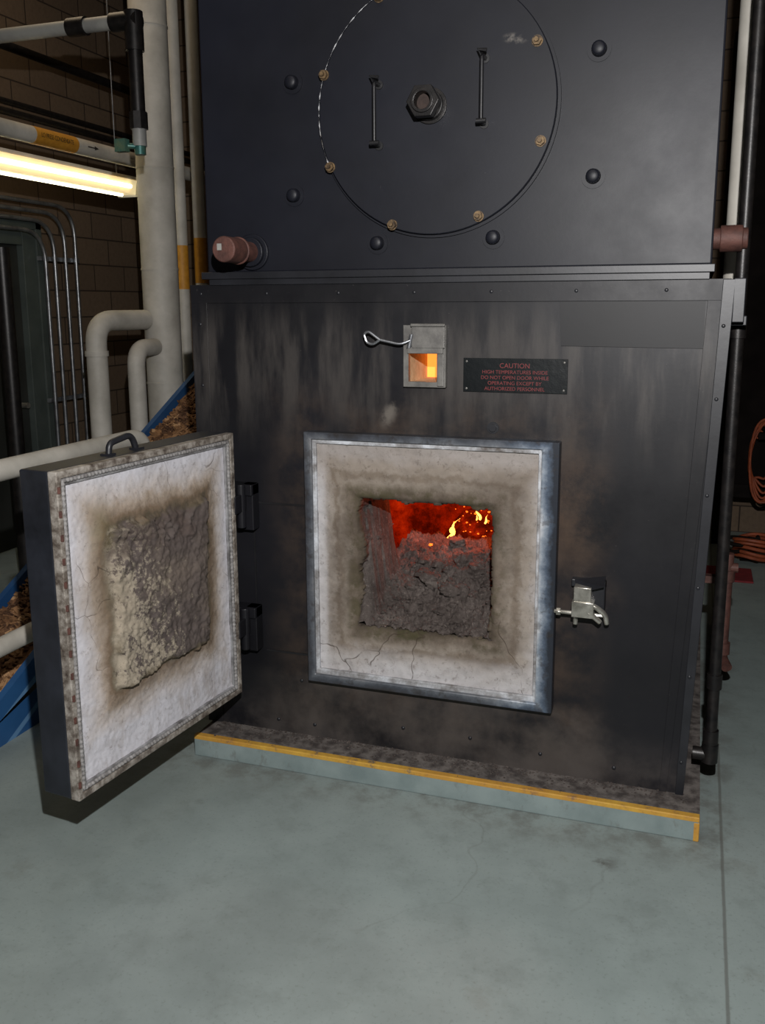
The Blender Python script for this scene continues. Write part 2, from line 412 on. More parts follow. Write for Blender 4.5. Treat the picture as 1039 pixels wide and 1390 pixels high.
def lettering(body,size,mat,parent,M4):
    cu=bpy.data.curves.new('txt','FONT'); cu.body=body; cu.size=size; cu.align_x='CENTER'; cu.extrude=.0003
    to=bpy.data.objects.new('txt',cu); scene.collection.objects.link(to)
    dg=bpy.context.evaluated_depsgraph_get(); me=bpy.data.meshes.new_from_object(to.evaluated_get(dg)); bpy.data.objects.remove(to)
    me.materials.clear(); me.materials.append(mat)
    o=bpy.data.objects.new('lettering',me); scene.collection.objects.link(o); o.parent=parent; o.matrix_world=M4
    return o

# ------------------------------------------------------------ room shell
g=G(); g.box(-3.9,4.2,-5.2,4.4,-.2,0); g.make('floor',floorm)
g=G(); g.box(-3.9,-3.7,-5,4.2,0,4.6); g.make('wall_left',blockm)
g=G(); g.box(-3.9,4.2,4.2,4.4,0,4.6); g.make('wall_back',blockm)
g=G(); g.box(4,4.2,-5,4.2,0,4.6); g.make('wall_right',blockm)
g=G(); g.box(-3.9,4.2,-5.2,-5,0,4.6); g.make('wall_front',blockm)
g=G(); g.box(-3.9,4.2,-5.2,4.4,4.6,4.7); g.make('ceiling',ceilm)

dr=empty('door_1')
g=G(); g.box(-3.7,-3.67,1.40,2.40,0,2.10); g.make('slab',doorslab,dr,bevel=.004)
g=G()
g.box(-3.7,-3.62,2.40,2.58,0,2.27); g.box(-3.7,-3.62,1.24,1.40,0,2.27); g.box(-3.7,-3.62,1.40,2.40,2.10,2.27)
g.box(-3.62,-3.60,2.52,2.58,0,2.27); g.box(-3.62,-3.60,1.24,2.58,2.21,2.27); g.make('jamb',doorp,dr,bevel=.004)
g=G(); g.cyl((-3.66,2.3,1.0),(-3.59,2.3,1.0),.02); g.sweep([(-3.6,2.3,1.0),(-3.6,2.18,1.0)],.012); g.make('lever',chrome,dr,True)

# ------------------------------------------------------------ boiler
boiler=empty('wood_fired_boiler')
xr=lambda z:.873+(.925-.873)*(z-.083)/(1.757-.083)
xs=[-.9,-.43,-.078,.028,.41,9]; zs=[.0834,.35,1.23,1.43,1.532,1.757]
vs=[];fs=[]
for z in zs:
    for x in xs: vs.append((xr(z) if x==9 else x,0,z))
W=6
for j in range(5):
    for i in range(5):
        if j==1 and 1<=i<=3: continue
        if j==3 and i==2: continue
        fs.append((j*W+i,j*W+i+1,(j+1)*W+i+1,(j+1)*W+i))
k=len(vs); D=1.9
for z in (zs[0],zs[-1]):
    vs+=[(-.9,D,z),(xr(z),D,z)]
fs+=[tuple([k,k+1]+[5,4,3,2,1,0]),tuple([30,31,32,33,34,35,k+3,k+2]),(k+1,k,k+2,k+3),tuple([k]+[0,6,12,18,24,30]+[k+2]),tuple([5,k+1,k+3,35,29,23,17,11])]
mk('lower_housing',vs,fs,face,boiler)
g=G()
g.box(-.902,.923,-.005,0,1.695,1.759); g.box(-.902,-.838,-.0045,0,.0834,1.70)
g.add([(.80,-.004,.0834),(.823,-.004,.0834),(.909,-.004,1.70),(.86,-.004,1.70),(.80,0,.0834),(.823,0,.0834),(.909,0,1.70),(.86,0,1.70)],
 [(0,1,2,3),(0,3,7,4),(1,5,6,2),(0,4,5,1),(3,2,6,7)])
g.make('panel_trim',face,boiler,bevel=.001)
g=G()
g.add([(.851,-.010,.0834),(.877,-.010,.0834),(.935,-.010,1.757),(.90,-.010,1.757),(.851,0,.0834),(.877,0,.0834),(.935,0,1.757),(.90,0,1.757)],
 [(0,1,2,3),(0,3,7,4),(1,5,6,2),(0,4,5,1),(3,2,6,7)])
g.make('corner_angle',trimm,boiler,bevel=.0015)
g=G()
for x in [-.86,-.6,-.33,-.06,.2,.47,.74]: g.dome((x,-.005,1.727),(0,-1,0),.006,.003)
for z in [.2,.5,.8,1.1,1.4,1.62]:
    g.dome((-.868,-.0045,z),(0,-1,0),.006,.003); g.dome((xr(z)-.012,-.010,z),(0,-1,0),.006,.003)
for x,z in [(-.6,.13),(-.45,.13),(-.1,.17),(.15,.17),(.4,.15),(.65,.14),(-.5,.3)]: g.dome((x,-.001,z),(0,-1,0),.007,.004)
g.cyl((.213,0,1.285),(.213,-.012,1.285),.012); g.cyl((.213,0,1.285),(.213,-.004,1.285),.02)
g.make('panel_screws',trimm,boiler,True)
g=G(); g.box(-.752,-.452,-.003,0,.972,.978); g.box(-.68,-.674,-.003,0,.40,1.05); g.box(-.64,-.452,-.003,0,.403,.409); g.make('seams',blackm,boiler)
g=G(); g.add([(.42,-.005,1.694),(.855,-.005,1.694),(.855,-.005,1.552),(.428,-.005,1.556),(.42,0,1.694),(.855,0,1.694),(.855,0,1.552),(.428,0,1.556)],[(0,1,2,3),(0,4,5,1),(1,5,6,2),(2,6,7,3),(3,7,4,0)]); g.make('nameplate',plate2,boiler)

g=G(); g.box(-.83,.866,0,1.75,1.80,3.4); g.make('upper_housing',upper,boiler,bevel=.006)
g=G(); g.box(-.845,.875,-.022,1.76,1.778,1.802); g.box(-.82,.862,-.012,1.75,1.757,1.779); g.make('base_flange',trimm,boiler,bevel=.002)
g=G()
for x,z in [(-.484,2.412),(-.486,2.052),(-.187,1.888),(.203,1.896),(.509,2.068),(.513,2.43),(-.2,2.74),(.21,2.74)]:
    g.cyl((x,0,z),(x,-.004,z),.036,28); g.cyl((x,-.004,z),(x,-.022,z),.023,28,.021); g.dome((x,-.022,z),(0,-1,0),.021,.008,16)
g.make('stay_bolts',upper,boiler,True)
hc=(.009,2.297)
g=G(); g.ring((hc[0],-.001,hc[1]),(hc[0],-.012,hc[1]),.397,.36,96); g.make('cover_flange',upper,boiler,True)
g=G(); g.cyl((hc[0],-.002,hc[1]),(hc[0],-.03,hc[1]),.388,96); g.make('access_cover',upper,boiler,True,.003)
g=G()
for k in range(8):
    t=radians(26+45*k); x=-.004+.375*cos(t);z=2.297+.375*sin(t)
    g.cyl((x,-.03,z),(x,-.034,z),.017,20); g.cyl((x,-.034,z),(x,-.046,z),.0145,6,ph=k); g.cyl((x,-.046,z),(x,-.056,z),.007,10)
g.make('cover_bolts',boltm,boiler)
g=G()
pts=[]
for i in range(90):
    t=radians(118+i*1.0); pts.append((hc[0]+.389*cos(t),-.029,hc[1]+.389*sin(t)))
g.sweep(pts,.0022,6,rf=lambda i:max(.05,.2+1.6*fbm(i*.35,3,1)))
g.make('rim_paint_chips',beadm,boiler)
def handle(name,x,z0,z1):
    g=G(); y=-.03
    g.sweep([(x,y,z0),(x,-.08,z0),(x,-.08,z1),(x,y,z1)],.0065,10,.015)
    g.cyl((x-.015,-.08,z0+.002),(x+.015,-.08,z0+.002),.0075); g.sweep([(x,-.08,z1),(x-.012,-.08,z1+.016),(x+.014,-.08,z1+.012)],.0065,8)
    g.cyl((x,y,z0),(x,y-.005,z0),.014); g.cyl((x,y,z1),(x,y-.005,z1),.014)
    g.make(name,blackm,boiler,True)
handle('cover_handle_a',-.17,2.19,2.375); handle('cover_handle_b',.175,2.235,2.425)
g=G(); c=(-.0,2.30)
g.cyl((c[0],-.03,c[1]),(c[0],-.038,c[1]),.055,28); g.cyl((c[0],-.038,c[1]),(c[0],-.06,c[1]),.046,28); g.ring((c[0],-.055,c[1]),(c[0],-.085,c[1]),.038,.026,24); g.ring((c[0],-.085,c[1]),(c[0],-.12,c[1]),.052,.026,36,0,6); g.ring((c[0],-.12,c[1]),(c[0],-.128,c[1]),.036,.026,24)
g.make('sight_port_nut',blackpipe,boiler,False,.002)
g=G(); g.cyl((c[0],-.05,c[1]),(c[0],-.09,c[1]),.0265,20); g.make('sight_port_bore',simple('rusty_bore',S(34,24,20),S(56,42,36),40,.8),boiler)
st=(-.649,1.868)
g=G(); g.cyl((st[0],0,st[1]),(st[0],-.012,st[1]),.062,32); g.cyl((st[0],-.012,st[1]),(st[0],-.03,st[1]),.05,24); g.make('stub_weld_collar',upper,boiler,True,.003)
g=G(); g.cyl((st[0],-.02,st[1]),(st[0],-.2,st[1]),.034,28); g.cyl((st[0],-.11,st[1]),(st[0],-.215,st[1]),.042,28); g.ring((st[0],-.108,st[1]),(st[0],-.12,st[1]),.046,.034,28)
g.make('capped_pipe_stub',rustm,boiler,True,.004)
g=G(); g.box(st[0]-.022,st[0]-.006,-.217,-.215,st[1]-.003,st[1]+.018); g.make('stub_tag',greyp,boiler)
g=G(); g.cyl((.86,.1,1.88),(.965,.1,1.88),.032,24); g.cyl((.885,.1,1.88),(.95,.1,1.88),.04,24); g.make('side_pipe_coupling',rustm,boiler,True,.003)
g=G(); g.box(.93,.965,-.01,.03,1.63,1.76); g.box(.925,.975,.03,.08,1.62,1.65); g.make('side_bracket',trimm,boiler,bevel=.003)

# fire door frame
g=G(); frame4(g,-.4523,.4403,.3251,1.2517,-.424,.383,.354,1.226,-.048,0); g.make('door_frame_outer',framem,boiler,bevel=.004)
g=G(); frame4(g,-.425,.384,.353,1.227,-.410,.372,.374,1.210,-.036,0); g.make('door_frame_inner',beadm,boiler,bevel=.003)
ox0,ox1,oz0,oz1=-.254,.22,.553,1.017
NX,NZ=150,160; X0,X1,Z0,Z1=-.412,.376,.370,1.212
vs=[]
for j in range(NZ+1):
    for i in range(NX+1):
        x=X0+(X1-X0)*i/NX; z=Z0+(Z1-Z0)*j/NZ
        y=-.024+.004*fbm(x*5,z*5,1)+.003*fbm(x*22,z*22,4)
        d=max(abs(x-(ox0+ox1)/2)-(ox1-ox0)/2,abs(z-(oz0+oz1)/2)-(oz1-oz0)/2)
        y+=.012*max(0,1-max(d,0)/.02)**2
        y=max(y,-.034)
        vs.append((x,y,z))
def inside(x,z):
    n1=.018*fbm(x*9,z*9,7)+.008*fbm(x*40,z*40,2)
    return ox0+n1<x<ox1+n1*.6 and oz0+n1*.6<z<oz1+n1*.8
fs=[];w=NX+1
for j in range(NZ):
    for i in range(NX):
        x=X0+(X1-X0)*(i+.5)/NX; z=Z0+(Z1-Z0)*(j+.5)/NZ
        if not inside(x,z): fs.append((j*w+i,j*w+i+1,(j+1)*w+i+1,(j+1)*w+i))
ec=Counter()
for f in fs:
    for a,b in zip(f,f[1:]+f[:1]): ec[(min(a,b),max(a,b))]+=1
def onb(v): return v%w in (0,NX) or v//w in (0,NZ)
hole=[(a,b) for f in fs for a,b in zip(f,f[1:]+f[:1]) if ec[(min(a,b),max(a,b))]==1 and not (onb(a) and onb(b))]
hv=sorted({v for e in hole for v in e}); lv={v:v for v in hv}
tfs=[]
for k in range(1,17):
    nv={}
    for v in hv:
        x,y,z=vs[v]; yy=.30*k/16
        cx_,cz_=(ox0+ox1)/2,(oz0+oz1)/2
        nn=.018*fbm(x*12,yy*12,z*12)*min(1,k/4)+.006*fbm(x*45,yy*45,z*45)
        dx,dz=x-cx_,z-cz_; L=hypot(dx,dz)
        nv[v]=len(vs); vs.append((x-dx/L*nn,yy,z-dz/L*nn))
    for a,b in hole: tfs.append((lv[b],lv[a],nv[a],nv[b]))
    lv=nv
o=mk('refractory_face',vs,fs+tfs,refr,boiler,True,mats=[refr,ashm])
for i,p in enumerate(o.data.polygons):
    if i>=len(fs)+len(hole)*1: p.material_index=1
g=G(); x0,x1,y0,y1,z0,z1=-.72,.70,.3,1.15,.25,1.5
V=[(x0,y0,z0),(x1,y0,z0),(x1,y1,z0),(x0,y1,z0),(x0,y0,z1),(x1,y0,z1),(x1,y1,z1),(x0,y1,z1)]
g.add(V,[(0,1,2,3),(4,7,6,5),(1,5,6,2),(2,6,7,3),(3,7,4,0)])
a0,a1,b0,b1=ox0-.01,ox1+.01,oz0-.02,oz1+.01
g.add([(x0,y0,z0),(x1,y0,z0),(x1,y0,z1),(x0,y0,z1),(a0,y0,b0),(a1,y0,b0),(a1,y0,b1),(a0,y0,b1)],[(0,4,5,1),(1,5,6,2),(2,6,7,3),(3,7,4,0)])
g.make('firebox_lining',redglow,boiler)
# ash mound
NX,NY=200,300
vs=[];fs=[]
def sm(a,b,t): t=max(0,min(1,(t-a)/(b-a))); return t*t*(3-2*t)
def ashz(x,y):
    z=.553+.145*sm(-.06,.30,y)+.03*sm(.3,.6,y)-.25*sm(.66,.80,y)
    z+=.045*fbm(x*6,y*6,3)*sm(0,.1,y)+.014*fbm(x*30,y*30,5)+.007*fbm(x*90,y*90,6)
    z+=.37*(1-sm(-.262,-.20-.03*fbm(y*8,1,1),x))*sm(-.02,.06,y)*(1-sm(.26,.32,y))
    z+=.02*sm(.05,.22,x)*sm(.1,.3,y)
    z-=.04*max(0,1-hypot(x+.02,y-.10)/.07)
    z-=.03*max(0,1-hypot(x-.10,y-.20)/.05)
    return z
for j in range(NY+1):
    for i in range(NX+1):
        x=-.262+.49*i/NX; y=-.020+.84*j/NY
        vs.append((x,y,ashz(x,y)))
w=NX+1
for j in range(NY):
    for i in range(NX): fs.append((j*w+i,j*w+i+1,(j+1)*w+i+1,(j+1)*w+i))
mk('ash_pile',vs,fs,ashm,boiler,True)
g=G()
for k,(x,y,r) in enumerate([(-.05,.20,.042),(-.095,.24,.028),(.03,.14,.034),(.07,.17,.028),(.10,.27,.034),(-.01,.11,.020),(.14,.10,.024),(.02,.07,.022),(-.12,.33,.030),(.04,.33,.032),(.16,.22,.024),(-.05,.30,.026),(.06,.09,.015),(-.13,.18,.02),(.12,.17,.018),(.0,.26,.03),(-.08,.13,.016),(.15,.33,.024),(-.15,.45,.03),(.06,.45,.03),(-.03,.50,.03),(.0,.40,.022)]):
    g.clinker((x,y,ashz(x,y)+r*.25),r*.9,k*3.7)
for k in range(300):
    x=random.uniform(-.2,.2);y=random.uniform(.0,.58);r=random.uniform(.003,.009)
    g.clinker((x,y,ashz(x,y)+r*.3),r,k*1.3,.8,8,6)
g.make('ash_clinkers',ashm,boiler,True)
vs=[];fs=[];NX,NY=70,50
for j in range(NY+1):
    for i in range(NX+1):
        x=-.7+1.38*i/NX;y=.5+.64*j/NY
        z=.46+.30*sm(.6,1.14,y)*sm(-.45,-.05,x)+.05*fbm(x*6,y*6,9)+.02*fbm(x*22,y*22,2)
        vs.append((x,y,z))
w=NX+1
for j in range(NY):
    for i in range(NX): fs.append((j*w+i,j*w+i+1,(j+1)*w+i+1,(j+1)*w+i))
mk('ember_bed',vs,fs,ember,boiler,True)
def flame(g,x,y,z,h,r,lean=.35,bend=.2):
    pts=[(x+lean*h*k/11+bend*h*sin(k*.6)*.35,y,z+h*k/11) for k in range(12)]
    g.sweep(pts,r,8,rf=lambda i:max(.04,sin(pi*min(1,(i+1.5)/12))**.7*(1-i/11.5)))
g=G()
flame(g,-.155,.82,.675,.095,.012,.55,.35); flame(g,-.142,.83,.70,.05,.008,.2,-.3)
flame(g,-.008,.8,.775,.055,.009,-.3,.3); flame(g,.010,.82,.755,.04,.007,.3); flame(g,-.03,.83,.765,.03,.005,.2)
g.make('flames',flamem,boiler,True)
g=G()
for i in range(30):
    x=random.gauss(-.03,.06); z=random.uniform(.69,.83); r=random.uniform(.0015,.005); g.clinker((x,.84,z),r,i,.9,7,5)
for (x,y) in [(-.16,.50),(-.15,.53),(-.05,.55),(.05,.52),(.10,.50)]: g.clinker((x,y,ashz(x,y)+.006),.008,x*9,.6,8,6)
g.make('glowing_coals',flameo,boiler,True)

# inspection peephole
g=G(); x0,x1,z0,z1,y1=-.078,.028,1.43,1.532,.22
g.add([(x0,0,z0),(x1,0,z0),(x1,0,z1),(x0,0,z1),(x0,y1,z0),(x1,y1,z0),(x1,y1,z1),(x0,y1,z1)],[(0,1,5,4),(1,2,6,5),(2,3,7,6),(3,0,4,7)])
g.make('peephole_lining',cream,boiler)
g=G(); g.add([(x0,y1,z0),(x1,y1,z0),(x1,y1,z1),(x0,y1,z1)],[(0,1,2,3)]); g.make('peephole_glow',orangeg,boiler)
peepm=simple('brushed_peephole_steel',S(92,90,88),S(126,124,120),14,.45,.4,.1)
g=G(); frame4(g,-.092,.055,1.415,1.62,-.074,.024,1.433,1.53,-.022,0)
g.box(-.060,.053,-.034,-.022,1.545,1.622); g.box(-.076,.046,-.032,-.022,1.527,1.548); g.box(.028,.050,-.030,-.022,1.42,1.527)
g.cyl((-.062,-.036,1.62),(.055,-.036,1.62),.006,10)
g.make('peephole_frame',peepm,boiler,bevel=.002)
g=G(); g.sweep([(-.065,-.035,1.57),(-.095,-.045,1.557),(-.165,-.05,1.572)],.0045,10,.02)
g.sweep([(-.165,-.05,1.572),(-.205,-.05,1.60),(-.222,-.05,1.592),(-.212,-.05,1.562),(-.19,-.05,1.556),(-.165,-.05,1.572)],.0045,8,.012)
g.cyl((-.07,-.03,1.545),(-.06,-.03,1.59),.008)
g.make('peephole_lever',galv,boiler,True)
pl=empty('caution_sign')
g=G(); g.box(.111,.452,-.006,0,1.403,1.514); g.make('plate',plate,pl,bevel=.001)
g=G()
for x,z in [(.122,1.503),(.441,1.503),(.122,1.414),(.441,1.414)]: g.dome((x,-.006,z),(0,-1,0),.004,.002)
g.make('rivets',peepm,pl)
for t,z,s_ in [('CAUTION',1.483,.022),('HIGH TEMPERATURES INSIDE',1.464,.0165),('DO NOT OPEN DOOR WHILE',1.446,.0165),('OPERATING EXCEPT BY',1.428,.0165),('AUTHORIZED PERSONNEL',1.410,.0165)]:
    lettering(t,s_,redtx,pl,Matrix.Translation((.2815,-.0068,z))@Matrix.Rotation(pi/2,4,'X'))
# latch catch
la=empty('door_latch')
g=G(); g.box(.49,.60,-.03,0,.775,.80); g.add([(.50,-.03,.80),(.60,-.03,.82),(.60,-.09,.80),(.52,-.07,.765)],[(0,1,2,3)]); g.box(.55,.60,-.05,0,.70,.80)
g.make('bracket',trimm,la,bevel=.003)
g=G(); g.box(.505,.56,-.085,-.035,.735,.79); g.box(.50,.57,-.09,-.03,.69,.742); g.cyl((.44,-.055,.693),(.60,-.055,.693),.007,12); g.cyl((.447,-.055,.693),(.462,-.055,.693),.014,6); g.cyl((.51,-.055,.655),(.51,-.055,.70),.008,12)
g.sweep([(.515,-.06,.735),(.57,-.075,.73),(.605,-.06,.70),(.61,-.05,.665)],.009,10,.03); g.sweep([(.505,-.07,.725),(.56,-.085,.705),(.59,-.07,.675)],.009,10,.03)
g.make('toggle_clamp',chrome,la,True,.003)
g=G()
for zc in (.965,.50):
    g.box(-.76,-.655,-.06,0,zc+.045,zc+.085); g.box(-.70,-.655,-.05,0,zc-.085,zc+.085)
    g.box(-.76,-.68,-.135,-.03,zc-.01,zc+.055); g.cyl((-.69,-.075,zc-.07),(-.69,-.075,zc+.09),.017,16)
g.make('door_hinges',face,boiler,bevel=.003)

# ------------------------------------------------------------ concrete base
base=empty('concrete_base')
g=G(); g.box(-.8925,.9298,-.1358,2.0,0,.0714); g.make('slab',basem,base,bevel=.004)
g=G(); g.box(-.885,.9298,-.105,1.99,.0714,.0834); g.make('dusty_top',dirtm,base)
g=G(); g.box(-.8925,.9298,-.1362,-.109,.066,.0838); g.box(.912,.9305,-.1364,-.12,.0,.066); g.make('yellow_edge',yellowm,base,bevel=.003)
g=G()
for i in range(700):
    x=random.uniform(-.85,.88);y=-.002-abs(random.gauss(0,.04)); 
    if y<-.13: continue
    z=.0836
    s_=random.uniform(.0015,.005); g.box(x,x+s_*1.5,y,y+s_,z,z+s_*.7)
g.make('ash_crumbs',ashm,base)

# ------------------------------------------------------------ open furnace door
an=1.4634; Dv=Vector((-cos(an),-sin(an),0)); Nv=Vector((sin(an),-cos(an),0))
mw=Matrix(((Dv.x,Nv.x,0,-.6838),(Dv.y,Nv.y,0,-.1257),(0,0,1,0),(0,0,0,1)))
door=empty('furnace_door',mw)
W_,T,Z0,Z1=.8409,.136,.2818,1.2483
g=G(); g.box(0,W_,-T,-.03,Z0,Z1); g.make('shell',doorside,door,bevel=.006)
def rim_mat():
    m=M('worn_rim_steel'); n=m.noise(26,7,.7); c=m.ramp(n,[(.34,S(64,54,48)),(.46,S(110,102,94)),(.64,S(170,164,156))]); m.bump(n,.2,.003); return m.fin(c,.5,.2)
g=G(); frame4(g,0,W_,Z0,Z1,.022,W_-.018,Z0+.02,Z1-.02,-.032,0)
g.make('rim',rim_mat(),door,bevel=.003)
g=G(); frame4(g,.02,W_-.016,Z0+.018,Z1-.018,.046,W_-.040,Z0+.04,Z1-.042,-.03,-.006); g.make('channel',channelm,door,bevel=.003)
g=G(); a0,a1,b0,b1=.031,W_-.026,Z0+.028,Z1-.028
g.sweep([(a0,-.005,b0),(a1,-.005,b0),(a1,-.005,b1),(a0,-.005,b1)],.0065,8,closed=True,step=.0035,rf=lambda i:.78+.3*((i%4)<2)); g.make('rope_gasket',simple('grey_rope_gasket',S(96,93,92),S(146,144,143),60,.8,0,.3),door,True)
g=G()
for k in range(14):
    z=Z0+.05+k*(Z1-Z0-.1)/13
    g.sweep([(W_-.006,0,z-.009),(W_-.006,0,z+.009)],.005,8)
g.make('rim_welds',rustm,door)
NX,NZ=190,230; X0,X1,Y0,Y1=.044,W_-.038,Z0+.038,Z1-.04
vs=[];fs=[]
for j in range(NZ+1):
    for i in range(NX+1):
        x=X0+(X1-X0)*i/NX; z=Y0+(Y1-Y0)*j/NZ
        n1=.014*fbm(x*8,z*8,11)+.006*fbm(x*35,z*35,3)
        d=max(abs(x-.4175)-.2225,abs(z-.80)-.245)+n1
        hgt=-.014+.0025*fbm(x*12,z*12,5)+.0008*fbm(x*70,z*70,8)
        hgt+=.010*(1-sm(0,.10,max(d,0)))
        pm=1-sm(-.008,.008,d)
        hgt+=pm*(.022+.007*fbm(x*10,z*10,21)+.004*fbm(x*50,z*50,2))
        er=sm(-.05,.35,fbm(x*7,z*7,31))
        hgt-=pm*er*(.010*sm(.90,.98,z)+.005)
        vs.append((x,hgt,z))
w=NX+1
for j in range(NZ):
    for i in range(NX): fs.append((j*w+i,(j+1)*w+i,(j+1)*w+i+1,j*w+i+1))
mk('insulation_block',vs,fs,refrd,door,True)
g=G(); g.sweep([(.555,-.07,Z1-.002),(.55,-.07,Z1+.035),(.45,-.07,Z1+.05),(.43,-.07,Z1-.002)],.010,10,.03)
g.box(.54,.575,-.085,-.055,Z1,Z1+.006); g.box(.41,.445,-.085,-.055,Z1,Z1+.006); g.make('lift_handle',trimm,door,True)

# ------------------------------------------------------------ pipes, left
def pipe(name,pts,r,mat,fillet=0,bands=(),bandm=None,n=24,k=1.12):
    e=empty(name); g=G(); g.sweep(pts,r,n,fillet); g.make('run',mat,e,True)
    if bands:
        g=G()
        for p,q in bands: g.cyl(p,q,r*k,n)
        g.make('joint_bands',bandm or mat,e,True)
    return e
e=pipe('insulated_steam_pipe',[(-2.35,2.1,0),(-2.35,2.1,4.6)],.112,whitep,bands=[((-2.35,2.1,z),(-2.35,2.1,z+.012)) for z in (1.2,1.9,2.5,3.3)],k=1.03)
e=pipe('vertical_water_pipe',[(-2.4,2.45,0),(-2.4,2.45,4.6)],.042,whitep)
g=G(); g.cyl((-2.4,2.45,1.79),(-2.4,2.45,2.07),.0432,20); g.make('label',yellow,e,True)
e=pipe('vertical_water_pipe.001',[(-2.31,2.54,0),(-2.31,2.54,4.6)],.042,whitep)
g=G(); g.cyl((-2.31,2.54,1.83),(-2.31,2.54,2.12),.0432,20); g.make('label',yellow,e,True)
pipe('elbowed_water_pipe',[(-2.45,1.55,0),(-2.45,1.55,1.60),(-2.40,1.985,1.60)],.06,whitep,.14,bands=[((-2.45,1.55,1.40),(-2.45,1.55,1.43))])
pipe('elbowed_water_pipe.001',[(-2.33,1.76,0),(-2.33,1.76,1.435),(-2.34,1.985,1.435)],.052,whitep,.11)
e=pipe('condensate_pipe',[(-2.65,-1.5,2.60),(-2.65,4.18,2.60)],.046,whitep)
g=G(); g.cyl((-2.65,1.36,2.6),(-2.65,1.72,2.6),.0472,24); g.make('label',yellow,e,True)
lettering('LO PRESS CONDENSATE',.035,blackm,e,Matrix.Translation((-2.6015,1.53,2.59))@Matrix.Rotation(pi/2,4,'Z')@Matrix.Rotation(pi/2,4,'X')@Matrix.Scale(.72,4,(1,0,0)))
g=G(); g.box(-2.602,-2.600,1.80,1.86,2.597,2.603); g.add([(-2.600,1.86,2.588),(-2.600,1.90,2.60),(-2.600,1.86,2.612)],[(0,1,2)]); g.make('flow_arrow',blackm,e)
pipe('horizontal_return_pipe',[(-1.42,-2.2,1.13),(-1.42,.42,1.13),(-1.42,.42,0)],.038,whitep,.08)
pipe('low_return_pipe',[(-1.42,-2.2,.512),(-1.42,.28,.512),(-1.42,.28,0)],.034,whitep,.08)
e=pipe('dark_drop_pipe',[(-3.68,1.15,3.04),(-1.83,1.15,3.04),(-1.83,1.15,2.46)],.034,greyp,.05)
g=G(); g.cyl((-1.83,1.15,2.62),(-1.83,1.15,3.0),.035,20); g.cyl((-1.83,1.15,2.9),(-1.83,1.15,3.08),.045,20); g.cyl((-1.83,1.15,2.54),(-1.83,1.15,2.62),.045,8); g.cyl((-1.95,1.15,3.04),(-1.8,1.15,3.04),.044,20); g.cyl((-2.2,1.15,3.04),(-2.1,1.15,3.04),.044,20); g.make('threaded_fittings',blackpipe,e,True)
g=G(); g.cyl((-1.83,1.15,2.42),(-1.83,1.15,2.5),.028,12); g.cyl((-1.83,1.15,2.46),(-1.9,1.10,2.46),.014,12); g.box(-1.93,-1.87,1.08,1.12,2.43,2.49); g.make('drain_valve',brass,e,True)
pipe('dark_conduit',[(-3.2,-1,2.90),(-3.2,4.18,2.90)],.02,blackpipe)
pipe('dark_conduit.001',[(-3.05,-1,2.80),(-3.05,4.18,2.80)],.022,blackpipe)
pipe('dark_conduit.002',[(-3.4,-1,3.3),(-3.4,4.18,3.3)],.03,blackpipe)
e=empty('electrical_conduits')
g=G()
for k,(y,z) in enumerate([(2.42,2.20),(2.52,2.27),(2.64,2.33),(2.76,2.39)]):
    g.sweep([(-3.55,-2,z),(-3.55,y+.12,z),(-3.55,y+.12,.0)],.014,10,.22)
g.make('bent_runs',galv,e,True)
g=G()
for z in (2.0,1.0): g.box(-3.59,-3.566,2.5,2.94,z,z+.03)
g.make('strut_clamps',galv,e)
pipe('black_standpipe',[(-3.0,1.47,0),(-3.0,1.47,2.02)],.045,blackpipe)

e=empty('fluorescent_light')
g=G(); g.box(-2.97,-2.83,1.15,2.62,2.515,2.54)
g.box(-2.98,-2.82,1.12,1.15,2.41,2.54); g.box(-2.98,-2.82,2.62,2.65,2.41,2.54)
g.make('housing',lampw,e,bevel=.003)
g=G(); g.add([(-2.975,1.15,2.515),(-2.825,1.15,2.515),(-2.84,1.15,2.425),(-2.96,1.15,2.425),(-2.975,2.62,2.515),(-2.825,2.62,2.515),(-2.84,2.62,2.425),(-2.96,2.62,2.425)],[(0,3,7,4),(3,2,6,7),(2,1,5,6)]); g.make('diffuser',lensm,e)
g=G(); g.cyl((-2.828,1.22,2.472),(-2.828,2.55,2.472),.013,16); g.cyl((-2.90,1.22,2.42),(-2.90,2.55,2.42),.012,16); g.make('tubes',tubem,e,True)
g=G(); 
for y in (1.3,2.5): g.sweep([(-2.9,y,2.54),(-2.9,y,4.6)],.004,6)
g.make('hanger_rods',galv,e)

# ------------------------------------------------------------ chip conveyor, left
cv=empty('wood_chip_conveyor')
zl=lambda y:.5*(y+.486); zr=lambda y:.5*(y+.704)
g=G()
for xa,xb,zf,ys in ((-2.13,-2.10,zl,-.46),(-1.65,-1.62,zr,-.68)):
    ye=3.2; vs=[(xa,ys,0),(xa,ye,zf(ye)-.6),(xa,ye,zf(ye)),(xa,ys,zf(ys)+.01),(xb,ys,0),(xb,ye,zf(ye)-.6),(xb,ye,zf(ye)),(xb,ys,zf(ys)+.01)]
    g.add(vs,[(0,1,2,3),(4,7,6,5),(3,2,6,7),(1,5,6,2),(0,4,5,1),(0,3,7,4)])
g.add([(-1.645,-.66,0),(-1.645,1.6,0),(-1.645,1.6,.6),(-1.645,-.66,.005)],[(0,1,2,3)])
g.box(-2.12,-1.63,3.1,3.16,0,1.3)
g.make('side_panels',bluep,cv)
vs=[];fs=[];NX,NY=20,120
for j in range(NY+1):
    for i in range(NX+1):
        x=-2.1+.45*i/NX;y=-.5+3.6*j/NY;t=i/NX
        z=zl(y)*(1-t)+zr(y)*t-.05+.03*fbm(x*8,y*8,1)
        vs.append((x,y,z))
w=NX+1
for j in range(NY):
    for i in range(NX): fs.append((j*w+i,j*w+i+1,(j+1)*w+i+1,(j+1)*w+i))
mk('chip_bed',vs,fs,chipm,cv)
g=G()
